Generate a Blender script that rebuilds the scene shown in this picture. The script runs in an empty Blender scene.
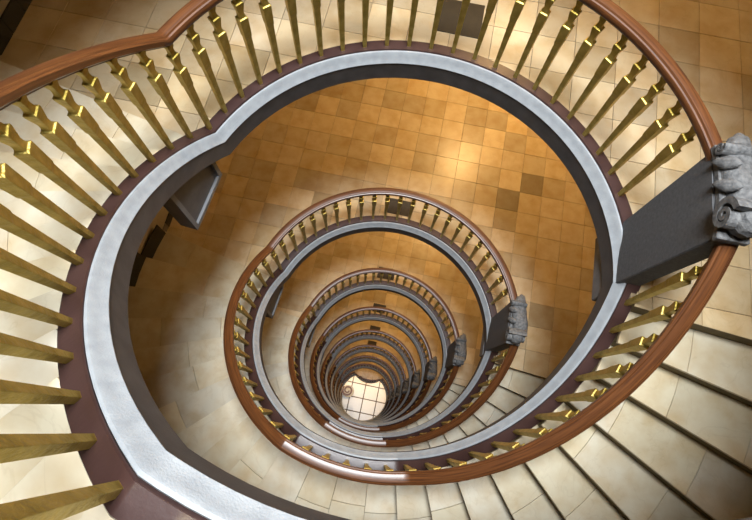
import bpy, bmesh, math, random
from mathutils import Vector, Matrix

random.seed(7)
scene = bpy.context.scene
COL = scene.collection
R = math.radians

# ------------------------------------------------------------------ measures
S = 0.85                      # metres per survey unit
PSI = 0.09                    # survey frame -> building frame (tile grid is axis aligned)
H = 4.643 * S                 # storey height
NLEV = 9                      # landings 0..8, hall floor = 9
TK, T1, T2, TN = 156.6, 245.0, 279.5, 355.0     # kink, half landing start / end, newel (survey degrees)
FR = 11 / 21
RISE = H / 21
RW = 4.39 * S                 # half width of the hall
YB = 7.4 * S                  # back wall
FLOOR_DZ = -0.05 * S          # floor below the balustrade base


def zlev(L):                  # balustrade base height at landing L
    return (NLEV - L) * H - FLOOR_DZ


# ------------------------------------------------------------------ camera
F_PX, TILT, ROLL = 482.7, 0.320, -0.120
CAM_U = (-0.212, -1.637, 4.118)


def rot2(x, y, a=PSI):
    return x * math.cos(a) - y * math.sin(a), x * math.sin(a) + y * math.cos(a)


cx, cy = rot2(CAM_U[0], CAM_U[1])
CAM = Vector((cx * S, cy * S, CAM_U[2] * S + zlev(0)))
rt = Vector((1, 0, 0)); up = Vector((0, math.cos(TILT), math.sin(TILT))); fw = Vector((0, math.sin(TILT), -math.cos(TILT)))
c_, s_ = math.cos(ROLL), math.sin(ROLL)
rt, up = c_ * rt - s_ * up, s_ * rt + c_ * up
RZ = Matrix.Rotation(PSI, 3, 'Z')
rt, up, fw = RZ @ rt, RZ @ up, RZ @ fw
cd = bpy.data.cameras.new('camera')
cam = bpy.data.objects.new('camera', cd); COL.objects.link(cam)
cd.sensor_fit = 'HORIZONTAL'; cd.sensor_width = 36.0; cd.lens = F_PX / 752 * 36
cd.clip_start = 0.05; cd.clip_end = 200
cam.matrix_world = Matrix(((rt.x, up.x, -fw.x, CAM.x), (rt.y, up.y, -fw.y, CAM.y), (rt.z, up.z, -fw.z, CAM.z), (0, 0, 0, 1)))
scene.camera = cam


def project(P):
    d = P - CAM
    w = d.dot(fw)
    if w < 1e-3:
        return None
    return 376 + F_PX * d.dot(rt) / w, 260 - F_PX * d.dot(up) / w


# ------------------------------------------------------------------ world, skylight, exposure
TOP = zlev(-2) + 3.2
world = bpy.data.worlds.new('world'); scene.world = world; world.use_nodes = True
bg = world.node_tree.nodes['Background']
bg.inputs[0].default_value = (0.80, 0.90, 1.0, 1); bg.inputs[1].default_value = 0.10
sl = bpy.data.lights.new('skylight', 'AREA'); sl.shape = 'DISK'; sl.size = 3.8
sl.energy = 4000; sl.color = (0.93, 0.97, 1.0)
so = bpy.data.objects.new('skylight', sl); COL.objects.link(so); so.location = (0, 0, TOP - 0.3)
scene.view_settings.view_transform = 'Standard'
scene.view_settings.look = 'None'
scene.view_settings.exposure = -0.28
scene.view_settings.gamma = 1.0
scene.view_settings.use_curve_mapping = False
LAMP_W = 200.0
LAMP_COL = (1.0, 0.63, 0.25)

# ------------------------------------------------------------------ materials


def new_mat(name):
    m = bpy.data.materials.new(name); m.use_nodes = True
    nt = m.node_tree
    return m, nt, nt.nodes['Principled BSDF']


def node(nt, kind, **kw):
    n = nt.nodes.new(kind)
    for k, v in kw.items():
        setattr(n, k, v)
    return n


def mottled(name, c1, c2, scale=6.0, rough=0.5, metal=0.0, bump=0.0, bscale=40.0, coat=0.0, stretch=None, spec=0.5, detail=4.0, grain=False):
    m, nt, b = new_mat(name)
    tc = node(nt, 'ShaderNodeTexCoord')
    src = tc.outputs['Object']
    if grain:
        ga = node(nt, 'ShaderNodeAttribute', attribute_name='grain'); src = ga.outputs['Vector']
    if stretch:
        mp = node(nt, 'ShaderNodeMapping'); mp.inputs['Scale'].default_value = stretch
        nt.links.new(src, mp.inputs[0]); src = mp.outputs[0]
    n = node(nt, 'ShaderNodeTexNoise'); n.inputs['Scale'].default_value = scale; n.inputs['Detail'].default_value = detail
    nt.links.new(src, n.inputs['Vector'])
    r = node(nt, 'ShaderNodeValToRGB')
    r.color_ramp.elements[0].position = 0.3; r.color_ramp.elements[1].position = 0.7
    r.color_ramp.elements[0].color = (*c1, 1); r.color_ramp.elements[1].color = (*c2, 1)
    nt.links.new(n.outputs['Fac'], r.inputs[0]); nt.links.new(r.outputs[0], b.inputs['Base Color'])
    b.inputs['Roughness'].default_value = rough; b.inputs['Metallic'].default_value = metal
    b.inputs['Coat Weight'].default_value = coat; b.inputs['Coat Roughness'].default_value = 0.30
    b.inputs['Specular IOR Level'].default_value = spec
    if bump:
        n2 = node(nt, 'ShaderNodeTexNoise'); n2.inputs['Scale'].default_value = bscale; n2.inputs['Detail'].default_value = 3
        nt.links.new(src, n2.inputs['Vector'])
        bp = node(nt, 'ShaderNodeBump'); bp.inputs['Strength'].default_value = bump; bp.inputs['Distance'].default_value = 0.01
        nt.links.new(n2.outputs['Fac'], bp.inputs['Height']); nt.links.new(bp.outputs[0], b.inputs['Normal'])
    return m


def stone(name, source, rough=0.28, c_stain=(0.62, 0.50, 0.34)):
    """cream limestone whose tint comes from each piece (object colour or colour attribute)"""
    m, nt, b = new_mat(name)
    if source == 'object':
        a = node(nt, 'ShaderNodeObjectInfo'); tint = a.outputs['Color']
    else:
        a = node(nt, 'ShaderNodeAttribute', attribute_name='tint'); tint = a.outputs['Color']
    g = node(nt, 'ShaderNodeNewGeometry')
    n = node(nt, 'ShaderNodeTexNoise'); n.inputs['Scale'].default_value = 5.0; n.inputs['Detail'].default_value = 6
    nt.links.new(g.outputs['Position'], n.inputs['Vector'])
    r = node(nt, 'ShaderNodeValToRGB')
    r.color_ramp.elements[0].position = 0.30; r.color_ramp.elements[1].position = 0.62
    r.color_ramp.elements[0].color = (*[c + 0.18 for c in c_stain], 1); r.color_ramp.elements[1].color = (1, 1, 1, 1)
    nt.links.new(n.outputs['Fac'], r.inputs[0])
    mx = node(nt, 'ShaderNodeMix', data_type='RGBA', blend_type='MULTIPLY'); mx.inputs['Factor'].default_value = 0.8
    nt.links.new(tint, mx.inputs[6]); nt.links.new(r.outputs[0], mx.inputs[7])
    # thin veins
    v = node(nt, 'ShaderNodeTexNoise'); v.inputs['Scale'].default_value = 2.2; v.inputs['Detail'].default_value = 8; v.inputs['Distortion'].default_value = 1.6
    nt.links.new(g.outputs['Position'], v.inputs['Vector'])
    vr = node(nt, 'ShaderNodeValToRGB')
    e = vr.color_ramp.elements
    e[0].position = 0.485; e[0].color = (0, 0, 0, 1); e[1].position = 0.515; e[1].color = (0, 0, 0, 1)
    k = e.new(0.5); k.color = (1, 1, 1, 1)
    nt.links.new(v.outputs['Fac'], vr.inputs[0])
    ml = node(nt, 'ShaderNodeMath', operation='MULTIPLY'); ml.inputs[1].default_value = 0.12
    nt.links.new(vr.outputs[0], ml.inputs[0])
    mx2 = node(nt, 'ShaderNodeMix', data_type='RGBA', blend_type='MULTIPLY')
    nt.links.new(ml.outputs[0], mx2.inputs[0]); nt.links.new(mx.outputs[2], mx2.inputs[6]); mx2.inputs[7].default_value = (0.45, 0.36, 0.24, 1)
    nt.links.new(mx2.outputs[2], b.inputs['Base Color'])
    b.inputs['Roughness'].default_value = rough
    bp = node(nt, 'ShaderNodeBump'); bp.inputs['Strength'].default_value = 0.12; bp.inputs['Distance'].default_value = 0.01
    nt.links.new(n.outputs['Fac'], bp.inputs['Height']); nt.links.new(bp.outputs[0], b.inputs['Normal'])
    return m


M = {}
M['tile'] = stone('limestone_tile', 'object', 0.34)
M['tile_field'] = stone('limestone_tile_field', 'attr', 0.34)
M['slab'] = stone('tread_stone', 'object', 0.35)
M['slab_field'] = stone('tread_stone_plain', 'attr', 0.35)
M['grout'] = mottled('grout', (0.16, 0.12, 0.07), (0.22, 0.16, 0.09), 20, 0.9)
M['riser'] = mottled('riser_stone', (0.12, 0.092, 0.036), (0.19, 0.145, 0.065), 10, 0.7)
M['plaster'] = mottled('plaster', (0.27, 0.215, 0.14), (0.32, 0.26, 0.175), 3, 0.85, bump=0.1)
M['brass'] = mottled('brass', (0.35, 0.26, 0.045), (0.62, 0.475, 0.14), 11, 0.48, 0.9, 0.5, 60, detail=6)
M['wood'] = mottled('mahogany', (0.052, 0.017, 0.006), (0.155, 0.054, 0.015), 3, 0.40, 0, 0.06, 10, coat=0.35, stretch=(1.2, 28, 1), grain=True, detail=6)
M['base'] = mottled('base_paint', (0.034, 0.016, 0.014), (0.056, 0.029, 0.026), 5, 0.32, 0, 0.06, 50, coat=0.2)
M['curb'] = mottled('curb_paint', (0.25, 0.268, 0.288), (0.315, 0.335, 0.355), 14, 0.55, 0, 0.25, 120)
M['fascia'] = mottled('fascia_paint', (0.050, 0.046, 0.046), (0.075, 0.070, 0.070), 9, 0.6, 0, 0.15, 80)
M['newel'] = mottled('newel_stone', (0.070, 0.072, 0.078), (0.105, 0.107, 0.113), 40, 0.75, 0, 0.4, 160)
M['carving'] = mottled('carved_stone', (0.055, 0.056, 0.059), (0.17, 0.17, 0.17), 34, 0.7, 0, 0.5, 110)
M['pendant'] = mottled('pendant_paint', (0.06, 0.062, 0.068), (0.085, 0.087, 0.094), 10, 0.6, 0, 0.1, 90)
M['pendant_frame'] = mottled('pendant_frame_paint', (0.12, 0.123, 0.132), (0.165, 0.168, 0.178), 10, 0.6, 0, 0.1, 90)
M['skirt'] = mottled('black_tile', (0.010, 0.009, 0.009), (0.022, 0.020, 0.019), 20, 0.25)
M['skirt_grout'] = mottled('skirting_grout', (0.10, 0.085, 0.06), (0.14, 0.11, 0.08), 20, 0.9)
M['hatch'] = mottled('dark_bronze_plate', (0.018, 0.011, 0.003), (0.030, 0.019, 0.006), 12, 0.6, 0.0, 0.1, 60)
M['white'] = stone('white_marble', 'object', 0.25, (0.78, 0.78, 0.76))
M['strip'] = mottled('dark_joint', (0.10, 0.075, 0.05), (0.15, 0.11, 0.08), 10, 0.6)
M['lamp_metal'] = mottled('lamp_metal', (0.35, 0.26, 0.10), (0.45, 0.34, 0.14), 12, 0.35, 1.0)
m, nt, b = new_mat('lamp_glass')
b.inputs['Base Color'].default_value = (1, 0.85, 0.6, 1)
b.inputs['Emission Color'].default_value = (*LAMP_COL, 1); b.inputs['Emission Strength'].default_value = 6.0
M['glass'] = m

# ------------------------------------------------------------------ helpers


def obj(name, me, mat, parent=None, mats=None):
    if isinstance(me, bmesh.types.BMesh):
        bm = me; me = bpy.data.meshes.new(name); bm.to_mesh(me); bm.free()
    if not me.materials:
        for k in (mats or [mat]):
            me.materials.append(M[k])
    o = bpy.data.objects.new(name, me); COL.objects.link(o)
    if parent:
        o.parent = parent
    return o


def empty(name, loc, rz=0):
    o = bpy.data.objects.new(name, None); COL.objects.link(o)
    o.empty_display_size = 0.1; o.location = loc; o.rotation_euler = (0, 0, rz)
    return o


def tag(o, label=None, cat=None, group=None, kind=None):
    if label: o['label'] = label
    if cat: o['category'] = cat
    if group: o['group'] = group
    if kind: o['kind'] = kind
    return o


def copy_tree(o, parent=None):
    c = o.copy(); COL.objects.link(c); c.parent = parent
    for ch in o.children:
        copy_tree(ch, c)
    return c


def poly_mesh(verts, faces, name='m', smooth=False):
    me = bpy.data.meshes.new(name); me.from_pydata([tuple(v) for v in verts], [], faces); me.update()
    bm = bmesh.new(); bm.from_mesh(me); bmesh.ops.recalc_face_normals(bm, faces=bm.faces); bm.to_mesh(me); bm.free()
    if smooth:
        me.polygons.foreach_set('use_smooth', [True] * len(me.polygons))
    return me


def prism(pts, z0, z1, chamfer=0.0):
    """vertical prism over a 2D outline (points in order), optional chamfered top edge"""
    n = len(pts)
    cxx = sum(p[0] for p in pts) / n; cyy = sum(p[1] for p in pts) / n
    vs = [(x, y, z0) for x, y in pts]
    if chamfer:
        vs += [(x, y, z1 - chamfer) for x, y in pts]
        for x, y in pts:
            d = math.hypot(x - cxx, y - cyy) or 1
            k = max(0, 1 - chamfer / d)
            vs.append((cxx + (x - cxx) * k, cyy + (y - cyy) * k, z1))
        rows = 3
    else:
        vs += [(x, y, z1) for x, y in pts]; rows = 2
    fs = [list(range(n))[::-1], [(rows - 1) * n + i for i in range(n)]]
    for r in range(rows - 1):
        for i in range(n):
            j = (i + 1) % n
            fs.append([r * n + i, r * n + j, (r + 1) * n + j, (r + 1) * n + i])
    return vs, fs


def merge(parts):
    V, Fc = [], []
    for v, f in parts:
        o = len(V); V += list(v); Fc += [[i + o for i in q] for q in f]
    return V, Fc


def box(x0, x1, y0, y1, z0, z1):
    return prism([(x0, y0), (x1, y0), (x1, y1), (x0, y1)], z0, z1)


def bevel_mesh(v, f, w=0.004, seg=1):
    bm = bmesh.new()
    vs = [bm.verts.new(p) for p in v]
    for q in f:
        bm.faces.new([vs[i] for i in q])
    bmesh.ops.recalc_face_normals(bm, faces=bm.faces)
    bmesh.ops.bevel(bm, geom=list(bm.edges), offset=w, segments=seg, affect='EDGES', clamp_overlap=True)
    return bm


def bulge(th, L):
    """radius of the well edge (units): the lowest landing swells into the well"""
    r = 2.0
    if L == 8:
        p = R(th - 84)
        q = 1.92 ** 2 - (3.2 * math.sin(p)) ** 2
        if abs(th - 84) < 60 and q > 0:
            r = min(r, 3.2 * math.cos(p) - math.sqrt(q))
    return r


NARROW = 0.14                 # the storeys below the second landing have a slightly narrower, offset well (units)
SHIFT = rot2(0.12, 0.14)


def wlow(L, th=0.0):
    """how far the narrower well applies: 1 on landings 2..8 and below, easing to 0 up the flight above landing 2"""
    if L < 2: return 0.0
    if L == 2 and th > TK: return 1 - (th - TK) / (TN - TK)
    return 1.0


def polar(r_u, th, z=0.0, w=0.0):
    a = R(th) + PSI
    k = w * min(1.0, max(0.0, (4.39 - r_u) / (4.39 - 2.35)))
    r = r_u - NARROW * k
    return ((r * math.cos(a) + SHIFT[0] * k) * S, (r * math.sin(a) + SHIFT[1] * k) * S, z)


def zstring(th):
    """height of the balustrade base above its landing, th in survey degrees (landing < TK < flight)"""
    if th <= TK: f = 0
    elif th <= T1: f = FR * (th - TK) / (T1 - TK)
    elif th <= T2: f = FR
    else: f = FR + (1 - FR) * (th - T2) / (TN - T2)
    return f * H


def samples(a, b, step=3.0):
    n = max(1, int(math.ceil((b - a) / step)))
    t = [a + (b - a) * i / n for i in range(n + 1)]
    for k in (TK, T1, T2):
        if a < k < b:
            t.append(k)
    t = sorted(t)
    out = [t[0]]
    for x in t[1:]:
        if x - out[-1] > 0.3: out.append(x)
        elif x in (TK, T1, T2): out[-1] = x
    return out


def sweep(L, a, b, prof, step=3.0, smooth=False, lift=0.0, twist=None):
    """sweep a cross-section [(radius offset from the well edge, dz)] in units along the well edge"""
    ths = samples(a, b, step)
    V, Fc = [], []
    n = len(prof)
    for th in ths:
        z = zlev(L) + zstring(th) + lift
        r0 = bulge(th, L)
        for dr, dz in prof:
            V.append(polar(r0 + dr, th, z + dz * S, wlow(L, th)))
    for i in range(len(ths) - 1):
        for k in range(n):
            q = (k + 1) % n
            Fc.append([i * n + k, i * n + q, (i + 1) * n + q, (i + 1) * n + k])
    Fc.append(list(range(n))[::-1]); Fc.append([(len(ths) - 1) * n + k for k in range(n)])
    me = poly_mesh(V, Fc)
    at = me.attributes.new('grain', 'FLOAT_VECTOR', 'POINT')
    per = [0.0]
    for k in range(n - 1):
        per.append(per[-1] + math.hypot(prof[k + 1][0] - prof[k][0], prof[k + 1][1] - prof[k][1]))
    for i, th in enumerate(ths):
        for k in range(n):
            at.data[i * n + k].vector = (R(th) * 2.16 * S, per[k] * S, L * 3.7)
    if smooth:
        me.polygons.foreach_set('use_smooth', [True] * len(me.polygons))
        me.set_sharp_from_angle(angle=R(38))
    return me


ORD = ['topmost', 'second', 'third', 'fourth', 'fifth', 'sixth', 'seventh', 'eighth', 'ninth', 'tenth', 'eleventh', 'twelfth']

# ------------------------------------------------------------------ hall shell
WALL_T = 0.25


def wall_box(name, x0, x1, y0, y1):
    v, f = box(x0, x1, y0, y1, -0.3, TOP)
    return tag(obj(name, poly_mesh(v, f), 'plaster'), kind='structure')


wall_box('wall_left', -RW - WALL_T, -RW, 0, YB + WALL_T)
wall_box('wall_right', RW, RW + WALL_T, 0, YB + WALL_T)
wall_box('wall_back', -RW, RW, YB, YB + WALL_T)
V, Fc = [], []
NW = 40
for i in range(NW + 1):
    a = math.pi + math.pi * i / NW
    for r, z in ((RW, -0.3), (RW, TOP), (RW + WALL_T, TOP), (RW + WALL_T, -0.3)):
        V.append((r * math.cos(a), r * math.sin(a), z))
for i in range(NW):
    for k in range(4):
        q = (k + 1) % 4
        Fc.append([i * 4 + k, i * 4 + q, i * 4 + 4 + q, i * 4 + 4 + k])
Fc += [[3, 2, 1, 0], [NW * 4 + k for k in range(4)]]
tag(obj('wall_front', poly_mesh(V, Fc), 'plaster'), kind='structure')

A_R, A_L = -9.8, 163.5        # landing between these two radial risers (survey degrees)


def hall_ray(th):
    """distance (m) from the axis to the hall wall along a survey angle"""
    a = R(th) + PSI
    c, s = math.cos(a), math.sin(a)
    d = RW
    if s > 0:
        d = 99
        if abs(c) > 1e-6: d = min(d, RW / abs(c))
        if s > 1e-6: d = min(d, YB / s)
    return d


def landing_slab(L):
    zt = zlev(L) + FLOOR_DZ - 0.012
    zb = zlev(L) - 0.36 * S
    corner = [math.degrees(math.atan2(YB, RW) - PSI), math.degrees(math.atan2(YB, -RW) - PSI)]
    ths = sorted([A_R + (A_L - A_R) * i / 60 for i in range(61)] + corner)
    V, Fc = [], []
    for th in ths:
        ri = (bulge(th, L) + 0.15)
        a = polar(ri, th, 0, wlow(L)); d = hall_ray(th) / S; b_ = polar(d, th)
        V += [(a[0], a[1], zb), (a[0], a[1], zt), (b_[0], b_[1], zt), (b_[0], b_[1], zb)]
    n = len(ths)
    tops = []
    for i in range(n - 1):
        for k in range(4):
            q = (k + 1) % 4
            if k == 1: tops.append(len(Fc))
            Fc.append([i * 4 + k, i * 4 + q, i * 4 + 4 + q, i * 4 + 4 + k])
    Fc += [[3, 2, 1, 0], [(n - 1) * 4 + k for k in range(4)]]
    me = poly_mesh(V, Fc)
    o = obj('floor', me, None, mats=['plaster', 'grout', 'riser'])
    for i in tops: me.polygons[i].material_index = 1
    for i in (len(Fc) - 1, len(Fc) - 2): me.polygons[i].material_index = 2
    return tag(o, 'stone tiled landing floor, %s landing of the stairwell from the top' % ORD[L] if L >= 0 else 'stone tiled landing floor above the topmost landing in view', kind='structure')


def clip(poly, n, d):
    """keep points with dot(n,p) >= d"""
    out = []
    for i in range(len(poly)):
        p, q = poly[i], poly[(i + 1) % len(poly)]
        a = n[0] * p[0] + n[1] * p[1] - d; b_ = n[0] * q[0] + n[1] * q[1] - d
        if a >= 0: out.append(p)
        if a * b_ < 0:
            t = a / (a - b_); out.append((p[0] + (q[0] - p[0]) * t, p[1] + (q[1] - p[1]) * t))
    return out


def area(p):
    return abs(sum(p[i][0] * p[(i + 1) % len(p)][1] - p[(i + 1) % len(p)][0] * p[i][1] for i in range(len(p)))) / 2


def visible(P, L):
    px = project(P)
    if not px or not (-25 < px[0] < 777 and -25 < px[1] < 545): return False
    for k in range(0, L):
        z = zlev(k)
        t = (CAM.z - z) / (CAM.z - P.z)
        q = CAM + (P - CAM) * t
        if math.hypot(q.x, q.y) > 2.05 * S: return False
    return True


TS = 0.4523 * S
TX_, TY_ = 2.335 * S, 3.095 * S
TILE_BASE = (0.56, 0.455, 0.29)
DARK_PX = {1: [(506, 200), (532, 184.5)], 0: [], 2: [(385, 290)], 3: []}
gap = 0.0022
full = [(-TS / 2 + gap, -TS / 2 + gap), (TS / 2 - gap, -TS / 2 + gap), (TS / 2 - gap, TS / 2 - gap), (-TS / 2 + gap, TS / 2 - gap)]
v, f = prism(full, -0.012, 0.0, 0.0015)
FULL_TILE = poly_mesh(v, f, 'tile')
FULL_TILE.materials.append(M['tile'])
nR = (-math.sin(R(A_R) + PSI), math.cos(R(A_R) + PSI))
nL = (math.sin(R(A_L) + PSI), -math.cos(R(A_L) + PSI))
HATCH = (rot2(0.39, 2.64)[0] * S, rot2(0.39, 2.64)[1] * S)


def ray_floor(px, z):
    u, vv = (px[0] - 376) / F_PX, (260 - px[1]) / F_PX
    d = fw + rt * u + up * vv
    return CAM + d * ((z - CAM.z) / d.z)


def tint(base, amp, rnd):
    k = 1 + rnd.uniform(-amp, amp); w = rnd.uniform(-0.06, 0.06)
    return (base[0] * k * (1 + w * 0.3), base[1] * k, base[2] * k * (1 - w))


def tiles(L, floor):
    TX0, TY0 = TX_, TY_
    if L == 1:
        d = ray_floor((532, 184.5), zlev(1) + FLOOR_DZ); TX0, TY0 = d.x - TS / 2, d.y - TS / 2
    rnd = random.Random(100 + L)
    z = zlev(L) + FLOOR_DZ
    dark = [ray_floor(q, z) for q in DARK_PX.get(L, [])]
    bigV, bigF, bigC = [], [], []
    ih = math.floor((HATCH[0] - TX0) / TS); jh = math.floor((HATCH[1] - TY0) / TS)
    for i in range(-20, 10):
        for j in range(-10, 14):
            cx_, cy_ = TX0 + (i + 0.5) * TS, TY0 + (j + 0.5) * TS
            if cx_ < -RW - TS or cx_ > RW + TS or cy_ > YB + TS: continue
            poly = [(cx_ + x, cy_ + y) for x, y in full]
            n0 = area(poly)
            for nn, dd in ((nR, -0.02), (nL, 0.004), ((1, 0), -RW), ((-1, 0), -RW), ((0, -1), -YB)):
                poly = clip(poly, nn, dd)
                if len(poly) < 3: break
            if len(poly) < 3: continue
            ox, oy = SHIFT[0] * S * wlow(L), SHIFT[1] * S * wlow(L)
            a = math.atan2(cy_ - oy, cx_ - ox)
            thd = math.degrees(a - PSI)
            rin = (bulge(thd, L) + 0.185 - NARROW * wlow(L)) * S
            if any(math.hypot(p[0] - ox, p[1] - oy) < rin + 0.02 for p in poly) or math.hypot(cx_ - ox, cy_ - oy) < rin:
                poly = clip(poly, (math.cos(a), math.sin(a)), rin + ox * math.cos(a) + oy * math.sin(a))
            if len(poly) < 3 or area(poly) < 0.0006: continue
            c = tint(TILE_BASE, 0.19, rnd)
            if rnd.random() < 0.05: c = tuple(k * 0.78 for k in c)
            if any(abs(d.x - cx_) < TS / 2 and abs(d.y - cy_) < TS / 2 for d in dark): c = tuple(k * 0.50 for k in TILE_BASE)
            P = Vector((sum(p[0] for p in poly) / len(poly), sum(p[1] for p in poly) / len(poly), z))
            if L in (0, 1, 2, 3) and visible(P, L):
                if area(poly) > 0.995 * n0:
                    o = bpy.data.objects.new('tile', FULL_TILE); COL.objects.link(o)
                    o.location = (cx_, cy_, z + rnd.uniform(-0.0006, 0.0006))
                else:
                    v, f = prism([(p[0] - P.x, p[1] - P.y) for p in poly], -0.012, 0, 0.0015)
                    o = obj('tile', poly_mesh(v, f), 'tile'); o.location = P
                o.parent = floor; o.color = (*c, 1)
            else:
                v, f = prism(poly, z - 0.012, z)
                o_ = len(bigV); bigV += v; bigF += [[k + o_ for k in q] for q in f]; bigC += [c] * len(f)
    if bigV:
        me = bpy.data.meshes.new('tile_field'); me.from_pydata(bigV, [], bigF); me.update()
        at = me.color_attributes.new('tint', 'FLOAT_COLOR', 'CORNER')
        k = 0
        for pi, p in enumerate(me.polygons):
            for li in p.loop_indices:
                at.data[li].color = (*bigC[pi], 1)
        tag(obj('tile_field', me, 'tile_field', floor), kind='stuff')


for L in range(-2, 9):
    fl = landing_slab(L)
    tiles(L, fl)

# hall floor at the foot of the stairs: large white slabs with dark strips
pts = [(RW * math.cos(math.pi + math.pi * i / 24), RW * math.sin(math.pi + math.pi * i / 24)) for i in range(25)] + [(RW, YB), (-RW, YB)]
v, f = prism(pts, -0.30, -0.006)
hall = tag(obj('floor', poly_mesh(v, f), 'strip'), 'white slab floor with dark strips at the foot of the well', kind='structure')
WS = 1.24 * S
rnd = random.Random(5)
for i in range(-4, 4):
    for j in range(-5, 5):
        x0, y0 = 0.11 * S + i * WS, 0.175 * S + j * WS
        g = 0.036
        poly = [(x0 + g, y0 + g), (x0 + WS - g, y0 + g), (x0 + WS - g, y0 + WS - g), (x0 + g, y0 + WS - g)]
        for nn, dd in (((1, 0), -RW), ((-1, 0), -RW), ((0, -1), -YB)):
            poly = clip(poly, nn, dd)
        ccx, ccy = x0 + WS / 2, y0 + WS / 2
        if ccy < 0 and math.hypot(ccx, ccy) > RW - 0.75: continue
        if len(poly) < 3 or area(poly) < 0.02: continue
        v, f = prism([(p[0] - ccx, p[1] - ccy) for p in poly], -0.006, 0, 0.002)
        o = obj('floor_slab', poly_mesh(v, f), 'white', hall); o.location = (ccx, ccy, 0)
        o.color = (*tint((0.80, 0.78, 0.74), 0.05, rnd), 1)

# ------------------------------------------------------------------ well edge: pale curb over dark fascia
CURB = [(0.0, -0.112), (0.0, -0.105), (0.012, -0.09), (0.040, -0.045), (0.052, -0.016), (0.062, -0.004), (0.078, -0.004), (0.086, -0.018), (0.086, -0.112)]
FASC = [(0.006, -0.110), (0.006, -0.345), (0.03, -0.36), (0.17, -0.36), (0.17, -0.110)]
for L in range(-2, 10):
    a0 = TN - 360 if L < 9 else TK
    b0 = TN if L > -2 else TK
    t = tag(obj('trim_%d' % (L + 3), sweep(L, a0, b0, CURB, 3.0, True), 'curb'),
            'pale grey curb moulding with dark fascia, %s turn of the well edge from the top' % ORD[L] if L >= 0 else 'pale grey curb moulding above the topmost landing in view', kind='structure')
    tag(obj('fascia', sweep(L, a0, b0, FASC, 3.0, True), 'fascia', t), 'dark painted fascia below the pale curb')

# ------------------------------------------------------------------ stair flights
LOW = [A_L + (243.5 - A_L) * i / 10 for i in range(11)]               # risers of the lower flight
UPP = [278.8 + (350.2 - 278.8) * i / 9 for i in range(10)]            # risers of the upper flight
STEPS = []                                                           # (theta a, theta b, tread height above the landing)
for i in range(10): STEPS.append((LOW[i], LOW[i + 1], (i + 1) * RISE, True))
hl = [243.5, 252.7, 261.3, 270.2, 278.8]
for i in range(4): STEPS.append((hl[i], hl[i + 1], 11 * RISE, i == 0))
for i in range(9): STEPS.append((UPP[i], UPP[i + 1], (12 + i) * RISE, True))
R_IN, R_OUT = 2.213, 4.39
SLAB_BASE = (0.64, 0.58, 0.44)


def sector(ra, rb, ta, tb, z0, z1, n=3, ch=0.0, L=0):
    p = [polar(ra, ta + (tb - ta) * i / n, 0, wlow(L, ta))[:2] for i in range(n + 1)]
    q = [polar(rb, tb - (tb - ta) * i / n, 0, wlow(L, ta))[:2] for i in range(n + 1)]
    return prism(p + q, z0, z1, ch)


def ang(r_u, d):   # survey degrees spanned by d metres at radius r_u
    return math.degrees(d / (r_u * S))


def flight(L):
    rnd = random.Random(40 + L)
    fe = empty('stair_flight', polar(3.3, A_L, zlev(L) + FLOOR_DZ))
    tag(fe, 'cream stone stair flight rising from the %s landing of the well, counted from the top' % ORD[L] if 0 <= L < 9
        else 'cream stone stair flight high above the topmost landing' if L < 0
        else 'lowest cream stone stair flight, rising from the white slab hall floor', 'staircase', 'curved stone stair flights')
    inv_ = Matrix.Translation(-Vector(fe.location))
    for (ta, tb, zt, riser) in STEPS:
        z = zlev(L) + FLOOR_DZ + zt
        th = 0.028
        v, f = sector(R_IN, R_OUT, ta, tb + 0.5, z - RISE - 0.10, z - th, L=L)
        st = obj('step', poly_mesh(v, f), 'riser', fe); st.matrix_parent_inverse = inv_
        nos = 0.022 if riser else -0.0015
        if L in (0, 1, 2):
            cuts = [R_IN]
            k = rnd.choice([2, 3])
            if k == 2: cuts += [rnd.uniform(2.95, 3.45)]
            else: cuts += [rnd.uniform(2.6, 2.95), rnd.uniform(3.3, 3.75)]
            cuts.append(R_OUT)
            for i in range(len(cuts) - 1):
                a, b_ = cuts[i] + (0.002 if i else 0), cuts[i + 1] - 0.002
                p = [polar(a, tt, 0, wlow(L, tt))[:2] for tt in (ta - ang(a, nos), (ta + tb) / 2, tb - ang(a, 0.001))]
                q = [polar(b_, tt, 0, wlow(L, tt))[:2] for tt in (tb - ang(b_, 0.001), (ta + tb) / 2, ta - ang(b_, nos))]
                v, f = prism(p + q, z - th, z + rnd.uniform(-0.0008, 0.0008), 0.003)
                o = obj('slab', poly_mesh(v, f), 'slab', st)
                o.color = (*tint(SLAB_BASE, 0.09, rnd), 1)
        else:
            p = [polar(R_IN, tt, 0, wlow(L, tt))[:2] for tt in (ta - ang(R_IN, nos), (ta + tb) / 2, tb - 0.05)]
            q = [polar(R_OUT, tt, 0, wlow(L, tt))[:2] for tt in (tb - 0.05, (ta + tb) / 2, ta - ang(R_OUT, nos))]
            v, f = prism(p + q, z - th, z, 0.003)
            o = obj('slab', poly_mesh(v, f), 'slab', st)
            o.color = (*tint(SLAB_BASE, 0.08, rnd), 1)
    if L == 9:                # round curtail step under the rail scroll
        cc = polar(1.66, TK + 3, 0, 1)
        for r_, z0_, z1_, mt, nm_ in ((0.50 * S, 0.0, RISE * 0.8 - 0.03, 'riser', 'curtail_block'), (0.54 * S, RISE * 0.8 - 0.03, RISE * 0.8, 'slab', 'curtail_step')):
            v, f = prism([(cc[0] + r_ * math.cos(2 * math.pi * i / 28), cc[1] + r_ * math.sin(2 * math.pi * i / 28)) for i in range(28)], z0_, z1_)
            o = obj(nm_, poly_mesh(v, f), mt, fe); o.matrix_parent_inverse = inv_; o.color = (*[c * 0.7 for c in SLAB_BASE], 1)
    return fe


for L in range(-1, 10):
    flight(L)

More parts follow.
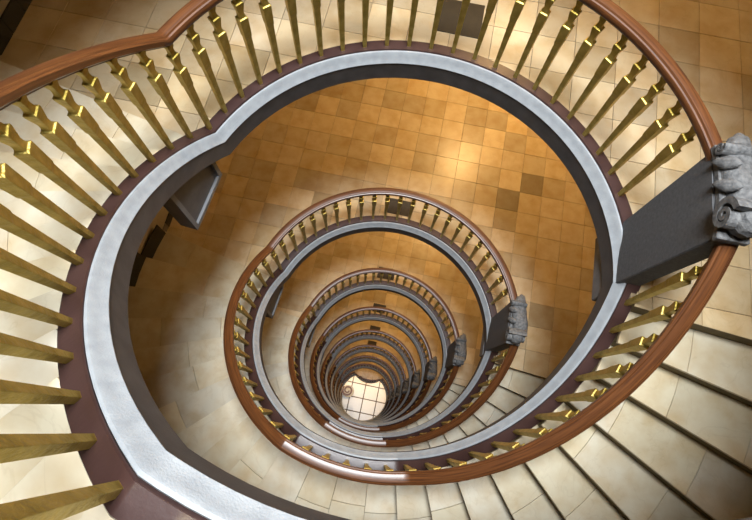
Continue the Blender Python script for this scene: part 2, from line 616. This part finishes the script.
# ------------------------------------------------------------------ balustrades
RB = 0.152                    # baluster line, units outside the well edge
RAIL_Z0, RAIL_Z1 = 0.985, 1.118
BASEP = [(0.088, -0.14), (0.088, -0.012), (0.096, 0.0), (0.208, 0.0), (0.216, -0.012), (0.216, -0.34), (0.171, -0.34), (0.171, -0.14)]
RAILP = [(RB - 0.026, 1.108), (RB - 0.030, 1.124), (RB - 0.050, 1.132), (RB - 0.058, 1.142), (RB - 0.060, 1.188), (RB - 0.054, 1.198), (RB - 0.042, 1.202), (RB - 0.034, 1.216),
         (RB, 1.223), (RB + 0.040, 1.216), (RB + 0.048, 1.202), (RB + 0.060, 1.198), (RB + 0.068, 1.188), (RB + 0.066, 1.142), (RB + 0.058, 1.132), (RB + 0.034, 1.124), (RB + 0.030, 1.108)]
PITCH, PH0 = 6.265, 18.5
HB = 1.112 * S
# square cast baluster: (height fraction, half width in units)
BPROF = [(-0.03, 0.0205), (0.0, 0.0205), (0.565, 0.0320), (0.578, 0.0360), (0.590, 0.0375), (0.745, 0.0430), (0.760, 0.0430), (0.766, 0.0290), (0.795, 0.0255), (0.812, 0.0255),
         (0.855, 0.0340), (0.888, 0.0400), (0.901, 0.0400), (0.907, 0.0270), (0.935, 0.0225), (0.955, 0.0225), (0.985, 0.0320), (1.01, 0.0340)]


def baluster_vf():
    V, Fc = [], []
    for fz, hw in BPROF:
        w = hw * S * 0.95
        V += [(-w, -w, fz * HB), (w, -w, fz * HB), (w, w, fz * HB), (-w, w, fz * HB)]
    n = len(BPROF)
    for i in range(n - 1):
        for k in range(4):
            q = (k + 1) % 4
            Fc.append([i * 4 + k, i * 4 + q, i * 4 + 4 + q, i * 4 + 4 + k])
    Fc += [[3, 2, 1, 0], [(n - 1) * 4 + k for k in range(4)]]
    return V, Fc


bv, bf = baluster_vf()
bmb = bevel_mesh(bv, bf, 0.0018)
BAL = bpy.data.meshes.new('baluster'); bmb.to_mesh(BAL); bmb.free(); BAL.materials.append(M['brass'])


def balustrade(L):
    a0 = 9.0 if L < 9 else TK - 2
    b0 = 354.8
    be = empty('balustrade', polar(2.16, TK, zlev(L)))
    where = {0: 'sweeping up past the topmost landing', 9: 'ending in a scroll at the white hall floor'}.get(L, 'on the %s turn of the stairwell from the top' % ORD[L])
    tag(be, 'mahogany handrail on square brass balusters %s' % where, 'balustrade', 'brass balustrades around the stairwell')
    inv_ = Matrix.Translation(-Vector(be.location))
    for nm, pr, mt in (('base_rail', BASEP, 'base'), ('handrail', RAILP, 'wood')):
        o = obj(nm, sweep(L, a0, b0, pr, 2.5, True), mt, be); o.matrix_parent_inverse = inv_
    ths = []
    th = PH0
    while th < b0 - 4:
        if th > (17 if L < 9 else a0 + 1): ths.append(th)
        th += PITCH
    if L <= 4:
        for th in ths:
            o = bpy.data.objects.new('baluster', BAL); COL.objects.link(o)
            o.parent = be; o.matrix_parent_inverse = inv_
            o.location = polar(bulge(th, L) + RB, th, zlev(L) + zstring(th), wlow(L, th))
            o.rotation_euler = (0, 0, R(th) + PSI)
    else:
        parts = []
        for th in ths:
            x, y, z = polar(bulge(th, L) + RB, th, zlev(L) + zstring(th), wlow(L, th))
            c, s = math.cos(R(th) + PSI), math.sin(R(th) + PSI)
            parts.append(([(x + c * a - s * b_, y + s * a + c * b_, z + h_) for a, b_, h_ in bv], bf))
        v, f = merge(parts)
        o = obj('balusters', poly_mesh(v, f), 'brass', be); o.matrix_parent_inverse = inv_
        tag(o, kind='stuff')
    if L == 9:                # scroll that closes the handrail at the foot of the stair
        V, Fc = [], []
        c0 = Vector(polar(2.16 - 0.46, TK + 3, 0, 1))
        st = Vector(polar(2.16, TK - 2, 0, 1))
        rad0 = (st - c0).length; a00 = math.atan2(st.y - c0.y, st.x - c0.x)
        n = 40
        for i in range(n + 1):
            t = i / n
            a = a00 + t * 1.6 * 2 * math.pi
            rr = rad0 * (1 - 0.72 * t); w = 0.075 * (1 - 0.3 * t)
            for dr, dz in ((-w, 0), (-w, 0.09), (w, 0.09), (w, 0)):
                V.append((c0.x + (rr + dr) * math.cos(a), c0.y + (rr + dr) * math.sin(a), zlev(9) + 1.115 * S + dz))
        for i in range(n):
            for k in range(4):
                q = (k + 1) % 4
                Fc.append([i * 4 + k, i * 4 + q, i * 4 + 4 + q, i * 4 + 4 + k])
        Fc += [[3, 2, 1, 0], [n * 4 + k for k in range(4)]]
        o = obj('scroll', poly_mesh(V, Fc), 'wood', be); o.matrix_parent_inverse = inv_
    return be


for L in range(0, 10):
    balustrade(L)

# ------------------------------------------------------------------ newel posts with carved scroll tops
NA, NB = 14.0, -5.0           # survey degrees covered by a newel
NC = (NA + NB) / 2
NH = 1.20 * S


def spiral_band(turns, r0, r1, thick, y0, y1, cx_, cz_, sgn, start):
    """volute in the x-z plane, extruded along y"""
    n = int(turns * 18)
    V, Fc = [], []
    for i in range(n + 1):
        t = i / n
        a = start + sgn * t * turns * 2 * math.pi
        r = r0 * (r1 / r0) ** t
        th = thick * (0.35 + 0.65 * r / r0)
        for rr, y in ((r - th, y0), (r, y0), (r, y1), (r - th, y1)):
            V.append((cx_ + rr * math.cos(a), y, cz_ + rr * math.sin(a)))
    for i in range(n):
        for k in range(4):
            q = (k + 1) % 4
            Fc.append([i * 4 + k, i * 4 + q, i * 4 + 4 + q, i * 4 + 4 + k])
    Fc += [[3, 2, 1, 0], [n * 4 + k for k in range(4)]]
    return V, Fc


def ellipsoid(cx_, cy_, cz_, rx, ry, rz, pointy=0.0, nu=12, nv=8):
    V, Fc = [], []
    for j in range(nv + 1):
        v = -math.pi / 2 + math.pi * j / nv
        for i in range(nu):
            u = 2 * math.pi * i / nu
            k = math.cos(v) ** (1 + pointy)
            V.append((cx_ + rx * k * math.cos(u), cy_ + ry * k * math.sin(u), cz_ + rz * math.sin(v)))
    for j in range(nv):
        for i in range(nu):
            Fc.append([j * nu + i, j * nu + (i + 1) % nu, (j + 1) * nu + (i + 1) % nu, (j + 1) * nu + i])
    return V, Fc


def make_newel():
    """local frame: x tangential (towards rising angle), y radially outward, z up, origin at base centre of the inner face"""
    t = empty('newel_post', (0, 0, 0))
    hb, hw, dp = 0.292 * S, 0.345 * S, 0.19 * S
    v = [(-hb, 0, -0.20 * S), (hb, 0, -0.20 * S), (hb, dp, -0.20 * S), (-hb, dp, -0.20 * S), (-hw, 0, NH), (hw, 0, NH), (hw, dp, NH), (-hw, dp, NH)]
    f = [[3, 2, 1, 0], [4, 5, 6, 7], [0, 1, 5, 4], [1, 2, 6, 5], [2, 3, 7, 6], [3, 0, 4, 7]]
    obj('shaft', bevel_mesh(v, f, 0.006, 2), 'newel', t)
    v, f = prism([(-hw, 0.0), (hw, 0.0), (hw, dp), (-hw, dp)], -0.57 * S, -0.30 * S)
    obj('drop', bevel_mesh(v, f, 0.006, 2), 'pendant_frame', t)
    # dished plate between shaft and carving
    n = 12
    p = [(-hw - 0.012 + (2 * hw + 0.024) * i / n, -0.014 + 0.022 * math.sin(math.pi * i / n)) for i in range(n + 1)]
    v, f = prism(p + [(hw + 0.012, dp + 0.012), (-hw - 0.012, dp + 0.012)], NH, NH + 0.045)
    obj('abacus', bevel_mesh(v, f, 0.006, 1), 'carving', t)
    z0 = NH + 0.04
    # oval fluted dome: a leaf curling over the plate
    V, Fc = [], []
    nu, nv = 72, 10
    rx, ry, rz = hw * 1.20, dp * 0.66, 0.085
    cyy = dp * 0.5 + 0.05
    for j in range(nv + 1):
        a = (math.pi / 2) * j / nv
        for i in range(nu):
            u = 2 * math.pi * i / nu
            fl = 1 + 0.022 * math.sin(14 * u) * math.cos(a)
            k = math.cos(a) ** 0.75 * fl
            x = rx * k * math.cos(u) - 0.055
            wave = 0.014 * math.sin(5.5 * math.cos(u) * k + 0.6)
            V.append((x, cyy + ry * k * math.sin(u) + 0.02 * math.sin(3.1 * math.cos(u)), z0 + rz * math.sin(a) + wave * math.sin(a)))
    for j in range(nv):
        for i in range(nu):
            Fc.append([j * nu + i, j * nu + (i + 1) % nu, (j + 1) * nu + (i + 1) % nu, (j + 1) * nu + i])
    Fc.append(list(range(nu))[::-1])
    sc = obj('scroll_cap', poly_mesh(V, Fc, smooth=True), 'carving', t)
    sc.data.set_sharp_from_angle(angle=R(50))
    for sgn, rr in ((1, 0.122), (-1, 0.055)):
        cxx = sgn * (hw * 1.02 - rr * 0.75)
        parts = [spiral_band(2.0, rr, rr * 0.2, rr * 0.36, -0.04 if sgn > 0 else -0.015, dp + 0.03, cxx, z0 + rr * 0.72, sgn, math.pi / 2)]
        parts.append(ellipsoid(cxx, dp / 2 + 0.01, z0 + rr * 0.72, rr * 0.86, dp / 2 + 0.012, rr * 0.86))
        v, f = merge(parts)
        obj('volute', poly_mesh(v, f), 'carving', t)
    for k in range(2):
        x = (-0.52 + 0.50 * k) * hw
        v, f = ellipsoid(0, 0, 0, 0.040, 0.030, 0.085, 0.7)
        o = obj('leaf', poly_mesh(v, f, smooth=True), 'carving', t)
        o.location = (x, 0.016, z0 + 0.055); o.rotation_euler = (R(-32), R(26), 0)
    return t


nw = make_newel()
for L in range(0, 9):
    o = nw if L == 0 else copy_tree(nw)
    w = wlow(L)
    dx = -0.05 if L == 1 else -0.03 if L == 0 else 0.0
    o.location = ((2.045 + dx + w * (SHIFT[0] - NARROW)) * S, (0.285 + w * SHIFT[1]) * S, zlev(L))
    o.rotation_euler = (0, 0, -math.pi / 2)
    tag(o, 'dark grey square newel post with carved scroll top, on the %s landing from the top' % ('topmost' if L == 0 else ORD[L]), 'newel post', 'scroll topped newel posts')

# pendant blocks hanging below the string where each flight leaves its landing


def make_pendant():
    t = empty('string_pendant', (0, 0, 0))
    hw, dp = 0.335 * S, 0.20 * S
    zl, zr, zb = 0.40 * S, -0.10 * S, -0.57 * S          # the top follows the rising string (x = -hw is the flight side)
    b_ = 0.042

    def top(x):
        return zl + (zr - zl) * (x + hw) / (2 * hw)

    def upright(x0, x1, y0, y1, z0):
        v = [(x0, y0, z0), (x1, y0, z0), (x1, y1, z0), (x0, y1, z0), (x0, y0, top(x0)), (x1, y0, top(x1)), (x1, y1, top(x1)), (x0, y1, top(x0))]
        return v, [[3, 2, 1, 0], [4, 5, 6, 7], [0, 1, 5, 4], [1, 2, 6, 5], [2, 3, 7, 6], [3, 0, 4, 7]]
    v, f = upright(-hw + 0.01, hw - 0.01, 0.045, dp, zb + 0.02)
    obj('block', bevel_mesh(v, f, 0.003), 'pendant', t)
    v, f = merge([box(-hw, hw, 0.02, dp + 0.01, zb, zb + b_), upright(-hw, -hw + b_, 0.02, dp + 0.01, zb + b_), upright(hw - b_, hw, 0.02, dp + 0.01, zb + b_)])
    obj('frame', poly_mesh(v, f), 'pendant_frame', t)
    return t


pd = make_pendant()
for L in range(0, 9):
    o = pd if L == 0 else copy_tree(pd)
    o.location = polar(2.0 * math.cos(R(9.5)) + 0.045, 170.5, zlev(L), wlow(L))
    o.rotation_euler = (0, 0, R(170.5) + PSI - math.pi / 2)
    tag(o, 'grey framed pendant block under the string at the %s landing from the top' % ORD[L], 'pendant', 'pendant blocks under the stair strings')

# ------------------------------------------------------------------ black tiled skirting along the left wall, stepped beside the flights
for L in range(0, 4):
    z = zlev(L) + FLOOR_DZ
    sh = 0.16
    v, f = box(-RW, -RW + 0.010, 0.55, YB, z, z + sh - 0.004)
    sk = tag(obj('baseboard_left', poly_mesh(v, f), 'skirt_grout'), 'black tiled skirting at the %s landing from the top' % ORD[L], kind='structure')
    y = 0.9
    tw = 0.245
    v, f = prism([(-RW, 0), (-RW + 0.018, 0), (-RW + 0.018, tw - 0.005), (-RW, tw - 0.005)], z, z + sh)
    tm = poly_mesh([(p[0], p[1], p[2]) for p in v], f, 'skirting_tile'); tm.materials.append(M['skirt'])
    k = 0
    while y < YB - tw:
        o = bpy.data.objects.new('skirting_tile', tm); COL.objects.link(o); o.parent = sk; o.location = (0, y, 0)
        y += tw
    for (ta, tb, zt, riser) in STEPS[:10]:
        zz = z + zt
        v, f = sector(R_OUT - 0.024, R_OUT, ta, tb, zz, zz + 0.34, 2)
        obj('skirting_tile', poly_mesh(v, f), 'skirt', sk)

# ------------------------------------------------------------------ dark plates let into each landing
v, f = prism([(-0.245 * S, -0.235 * S), (0.245 * S, -0.235 * S), (0.245 * S, 0.235 * S), (-0.245 * S, 0.235 * S)], -0.010, 0.004, 0.003)
hm = poly_mesh(v, f, 'floor_plate'); hm.materials.append(M['hatch'])
for L in range(0, 6):
    o = bpy.data.objects.new('floor_plate', hm); COL.objects.link(o)
    o.location = (HATCH[0] - (0.24 * S if L else 0), HATCH[1] - ((0.22 - 0.0 * wlow(L)) * S if L else 0), zlev(L) + FLOOR_DZ + 0.002)
    if L: o.scale = (1, 0.7, 1)
    tag(o, 'square dark brown plate in the floor behind the balusters of the %s landing' % ORD[L], 'floor plate', 'dark plates in the landing floors')

# ------------------------------------------------------------------ globe lamps under each landing
LP = [(1.25 * S, 5.6 * S)]


def make_lamp():
    t = empty('pendant_lamp', (0, 0, 0))
    v, f = prism([(0.09 * math.cos(2 * math.pi * i / 20), 0.09 * math.sin(2 * math.pi * i / 20)) for i in range(20)], -0.03, 0, 0)
    obj('ceiling_rose', poly_mesh(v, f), 'lamp_metal', t)
    v, f = prism([(0.012 * math.cos(2 * math.pi * i / 8), 0.012 * math.sin(2 * math.pi * i / 8)) for i in range(8)], -0.52, -0.03, 0)
    obj('stem', poly_mesh(v, f), 'lamp_metal', t)
    v, f = ellipsoid(0, 0, -0.66, 0.15, 0.15, 0.14, nu=20, nv=12)
    g = obj('globe', poly_mesh(v, f, smooth=True), 'glass', t)
    return t


lamp = make_lamp()
k = 0
for L in range(-1, 9):
    for (x, y) in (LP if L < 8 else [(1.55 * S, 3.6 * S), (-1.8 * S, 3.6 * S)]):
        o = lamp if k == 0 else copy_tree(lamp)
        k += 1
        o.location = (x, y, zlev(L) - 0.36 * S)
        nm = ('hall floor beside the wall of the newel posts' if x > 0 else 'hall floor beside the wall of the pendant blocks') if L == 8 else '%s landing from the top' % ORD[L + 1]
        tag(o, 'warm glowing globe lamp hanging above the %s' % nm, 'lamp', 'globe lamps under the landings')
        ld = bpy.data.lights.new('lamp_light', 'POINT'); ld.energy = LAMP_W * (1.15 if L == 8 else 1); ld.color = LAMP_COL if L < 8 else (1, 0.94, 0.86); ld.shadow_soft_size = 0.16
        lo = bpy.data.objects.new('lamp_light', ld); COL.objects.link(lo); lo.parent = o; lo.location = (0, 0, -0.98)
